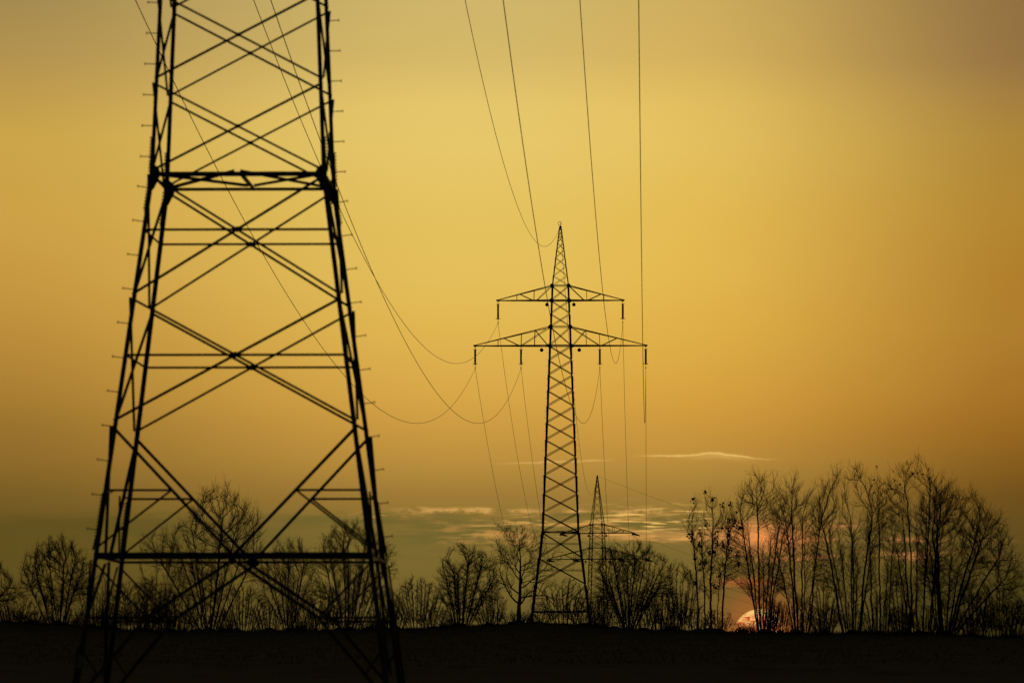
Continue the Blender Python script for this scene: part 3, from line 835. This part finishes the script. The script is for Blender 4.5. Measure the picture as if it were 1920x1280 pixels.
def spreading(name, label, px, x0, x1, top, seed, d, group):
    """one crooked trunk with wide angular limbs"""
    rng = np.random.default_rng(seed)
    m = d / F; bx = (px - 960) * m; bz = float(ground(bx, d)) - 0.1; H = (YH - top) * m - bz
    root = empty(name, (bx, d, bz)); tag(root, label, 'tree', group)
    K = 14; t = np.linspace(0, 1, K)
    P = np.stack([np.cumsum(rng.normal(0, .05, K)) * 0.6 * (t > 0.2), np.cumsum(rng.normal(0, .05, K)) * .5, t * H * 0.86], -1)[None]
    R = (0.21 * (1 - 0.93 * t ** 0.8))[None]; R[0, 0] *= 1.35
    W = (x1 - x0) * m / 2
    B, BR, BL, pi = sprout(rng, P, R, 17, 0.20, 0.99, (0.65, 1.25), lambda T, pi: W * (1.4 - 0.75 * T), 9, 0.22, 0.10, 0.52, 0.02, 0.16)
    C, CR, CL, _ = sprout(rng, B, BR, 9, 0.18, 1.0, (0.5, 1.05), lambda T, pi: BL[pi] * (0.52 - 0.22 * T), 6, 0.25, 0.07, 0.6, 0.014, 0.3)
    D, DR, DL, _ = sprout(rng, C, CR, 6, 0.2, 1.0, (0.4, 1.0), lambda T, pi: CL[pi] * 0.5, 4, 0.24, 0.05, 0.7, 0.011, 0.5)
    G, GR, _, _ = sprout(rng, D, DR, 2, 0.3, 1.0, (0.4, 1.0), lambda T, pi: DL[pi] * 0.55, 3, 0.2, 0.05, 0.8, 0.008, 0.6)
    finish(root, [(P, R, 9), (B, BR, 5)], [(C, CR, 4), (D, DR, 3), (G, GR, 3)], None, ('trunk', 'crown'))

TG = 'bare trees along the crest of the field'
# left of and behind the near pylon
coppice('tree', 'bare tree cut off by the left edge of the photo', 'tree', TG, -62, -140, 34, 1015, 10, 101, spread=0.80, reach=(0.42, 0.78), stiff=1.0, dens=1.7, twig=TW * 0.9, fan=0.48, r0=0.068, env=0.5)
coppice('tree', 'bare many-stemmed tree standing left of the near pylon', 'tree', TG, 108, 38, 172, 1000, 10, 102, spread=0.80, reach=(0.42, 0.78), stiff=1.0, dens=1.7, twig=TW * 0.9, base=18, fan=0.48, r0=0.064, env=0.30, wig=0.010)
coppice('tree', 'tallest bare tree seen through the near pylon\'s lattice', 'tree', TG, 392, 262, 492, 905, 12, 103, spread=0.80, reach=(0.42, 0.78), stiff=1.0, dens=1.7, twig=TW * 0.9, base=15, fan=0.48, r0=0.090, env=0.42,
        tops=[(260, 1010), (330, 985), (380, 915), (420, 905), (460, 925), (495, 960)])
coppice('tree', 'bare V-shaped tree just right of the near pylon\'s centre, behind the lattice', 'tree', TG, 540, 482, 592, 998, 10, 104, spread=0.80, reach=(0.42, 0.78), stiff=1.0, dens=1.7, twig=TW * 0.9, base=7, fan=0.48, r0=0.056, env=0.25)
coppice('tree', 'bare fan of upright stems behind the near pylon\'s right legs', 'tree', TG, 655, 588, 738, 968, 15, 105, spread=0.80, reach=(0.42, 0.78), stiff=1.0, dens=1.7, twig=TW * 0.9, base=18, fan=0.48, r0=0.053, env=0.30)
bush('bush', 'low thin bush between the near pylon\'s left legs', 245, 185, 330, 1088, 16, 111)
bush('bush', 'dense round dark bush behind the centre of the near pylon', 455, 405, 512, 1092, 22, 112)
bush('bush', 'low bush below the V-shaped tree behind the near pylon', 590, 540, 640, 1122, 14, 113)
bush('bush', 'tangled bush filling the gap left of the tallest lattice tree', 330, 280, 385, 1098, 16, 114)
bush('bush', 'thin bush between the two left edge trees', 30, -15, 75, 1105, 14, 161)
bush('bush', 'tall thin bush just left of the near pylon\'s left legs', 182, 140, 222, 1070, 13, 162)
bush('bush', 'thin bush right of the near pylon\'s left legs', 290, 245, 335, 1070, 14, 163)
bush('bush', 'thin bush filling the gap right of the V-shaped lattice tree', 608, 570, 645, 1085, 12, 164)
bush('bush', 'thin bush hard against the near pylon\'s right legs', 722, 690, 760, 1090, 12, 165)
bush('bush', 'thin bush left of the crooked tree', 922, 885, 955, 1085, 12, 166)
bush('bush', 'thin bush left of the tallest right-hand tree', 1690, 1655, 1725, 1070, 12, 167)
bush('bush', 'thin bush under the leaning end tree', 1830, 1790, 1870, 1075, 13, 168)
# between the pylons
bush('bush', 'rounded bush just right of the near pylon', 785, 728, 838, 1076, 22, 121)
coppice('tree', 'bare clump of straight stems left of the spreading crooked tree', 'tree', TG, 866, 820, 935, 1012, 15, 122, spread=0.80, reach=(0.42, 0.78), stiff=1.0, dens=1.7, twig=TW * 0.9, base=13, fan=0.48, r0=0.045, env=0.30)
spreading('tree', 'crooked spreading tree with one trunk left of the middle pylon', 973, 902, 1050, 985, 131, 427, TG)
bush('bush', 'dark tangled bush between the legs of the middle pylon', 1058, 1005, 1112, 1080, 24, 132)
coppice('tree', 'broad bare V-shaped tree right of the middle pylon', 'tree', TG, 1178, 1108, 1262, 1003, 18, 133, spread=0.80, reach=(0.42, 0.78), stiff=1.0, dens=1.7, twig=TW * 0.9, base=10, fan=0.48, r0=0.064, env=0.30)
bush('bush', 'low dense bush at the foot of the broad V-shaped tree', 1235, 1190, 1278, 1085, 18, 134)
bush('bush', 'small bush at the foot of the far pylon', 1125, 1095, 1160, 1110, 14, 135)
# right-hand row
bush('bush', 'thin upright bush left of the tree with withered leaves', 1276, 1240, 1312, 1045, 14, 141, fan=0.4)
coppice('tree', 'thin tree still carrying clumps of withered leaves', 'tree', TG, 1330, 1284, 1385, 922, 5, 142, base=26, fan=0.25, r0=0.085, env=0.12, low=0.22, leaf=(46, 0.19, 0.30))
coppice('tree', 'tall bare tree standing right over the setting sun', 'tree', TG, 1430, 1362, 1492, 878, 7, 143, spread=0.78, nt=2, dens=3.0, base=14, fan=0.42, r0=0.145, env=0.22)
coppice('tree', 'bare tree just right of the one over the sun', 'tree', TG, 1502, 1442, 1556, 882, 7, 144, spread=0.78, nt=2, dens=3.0, base=16, fan=0.42, r0=0.11, env=0.16)
bush('bush', 'dense bush hiding the right half of the setting sun', 1448, 1424, 1476, 1116, 12, 169, d=424, dens=3, nt=3)
bush('bush', 'scrubby bush between the sun and the next tall tree', 1545, 1505, 1580, 1085, 14, 145)
coppice('tree', 'tall bare tree with a forked crown in the middle of the right-hand row', 'tree', TG, 1598, 1522, 1662, 864, 8, 146, spread=0.78, nt=2, dens=3.0, base=18, fan=0.42, r0=0.125, env=0.18)
coppice('tree', 'slender bare tree with a few leaf tufts near its top', 'tree', TG, 1650, 1615, 1694, 878, 5, 147, base=20, fan=0.25, r0=0.09, env=0.15, leaf=(8, 0.11, 0.85))
coppice('tree', 'tallest bare tree of the right-hand row', 'tree', TG, 1724, 1652, 1790, 848, 8, 158, spread=0.78, nt=2, dens=2.6, base=24, fan=0.42, r0=0.125, env=0.15, leaf=(7, 0.11, 0.85))
coppice('tree', 'broad bare tree leaning out to the right at the end of the row', 'tree', TG, 1772, 1720, 1926, 900, 11, 149, spread=0.80, nt=2, dens=2.6, base=18, fan=0.42, r0=0.13, env=0.5,
        tops=[(1728, 905), (1790, 905), (1845, 925), (1880, 960), (1905, 1020), (1920, 1090)])
bush('bush', 'low ragged bush near the right edge of the photo', 1872, 1818, 1930, 1085, 18, 151)
bush('bush', 'bush cut off by the right edge of the photo', 1960, 1905, 2020, 1070, 16, 152)
# ankle-high scrub between the trunks
rs = np.random.default_rng(5)
SCR = [(15, 90, 1146, 'at the far left edge'), (62, 80, 1150, 'left of the leftmost whole tree'), (120, 90, 1146, 'below the leftmost whole tree'), (172, 80, 1152, 'just left of the near pylon\'s left legs'), (215, 80, 1140, 'between the near pylon\'s two left legs'),
       (268, 80, 1146, 'right of the near pylon\'s left legs'), (318, 70, 1140, 'left of the foot of the tallest lattice tree'), (372, 70, 1128, 'at the foot of the tallest lattice tree'), (418, 60, 1146, 'right of the foot of the tallest lattice tree'),
       (505, 70, 1130, 'below the near pylon\'s centre, right of the dense bush'), (560, 70, 1146, 'at the foot of the V-shaped lattice tree'), (640, 80, 1140, 'at the foot of the fan of upright stems'), (690, 80, 1146, 'at the near pylon\'s right legs'),
       (740, 70, 1140, 'right beside the near pylon\'s right legs'), (815, 80, 1146, 'below the rounded bush'), (862, 70, 1130, 'below the clump of straight stems'), (915, 70, 1138, 'left of the crooked tree'), (958, 60, 1152, 'at the foot of the crooked tree'),
       (1010, 70, 1146, 'at the middle pylon\'s left foot'), (1095, 80, 1130, 'at the middle pylon\'s right foot'), (1150, 80, 1120, 'left of the foot of the broad V-shaped tree'), (1205, 80, 1130, 'right of the foot of the broad V-shaped tree'),
       (1258, 80, 1128, 'below the thin upright bush'), (1310, 70, 1140, 'left of the tree with withered leaves'), (1348, 60, 1146, 'right of the tree with withered leaves'), (1402, 64, 1171, 'in front of the sun\'s left half'), (1440, 50, 1128, 'at the foot of the tree over the sun'),
       (1462, 44, 1126, 'in front of the sun\'s right half'), (1500, 60, 1118, 'at the foot of the second tree right of the sun'), (1545, 70, 1135, 'left of the forked tall tree'), (1596, 60, 1130, 'at the foot of the forked tall tree'), (1648, 70, 1110, 'at the foot of the slender leaf-tufted tree'),
       (1690, 60, 1140, 'left of the tallest right-hand tree'), (1735, 70, 1140, 'at the foot of the tallest right-hand tree'), (1778, 70, 1136, 'at the foot of the leaning end tree'), (1825, 80, 1140, 'just right of the leaning end tree'), (1895, 80, 1130, 'close to the right edge of the photo')]
for i, (x, wd, tp, wh) in enumerate(SCR):
    bush('shrub', 'knee-high leafless shrub ' + wh, x, x - wd / 2, x + wd / 2, tp - 6, 16, 300 + i, group='low shrubs along the field edge', cat='shrub', r0=0.022, env=0.35, nt=3, dens=3.2, stool_h=0.12 if x == 1402 else 0.42)
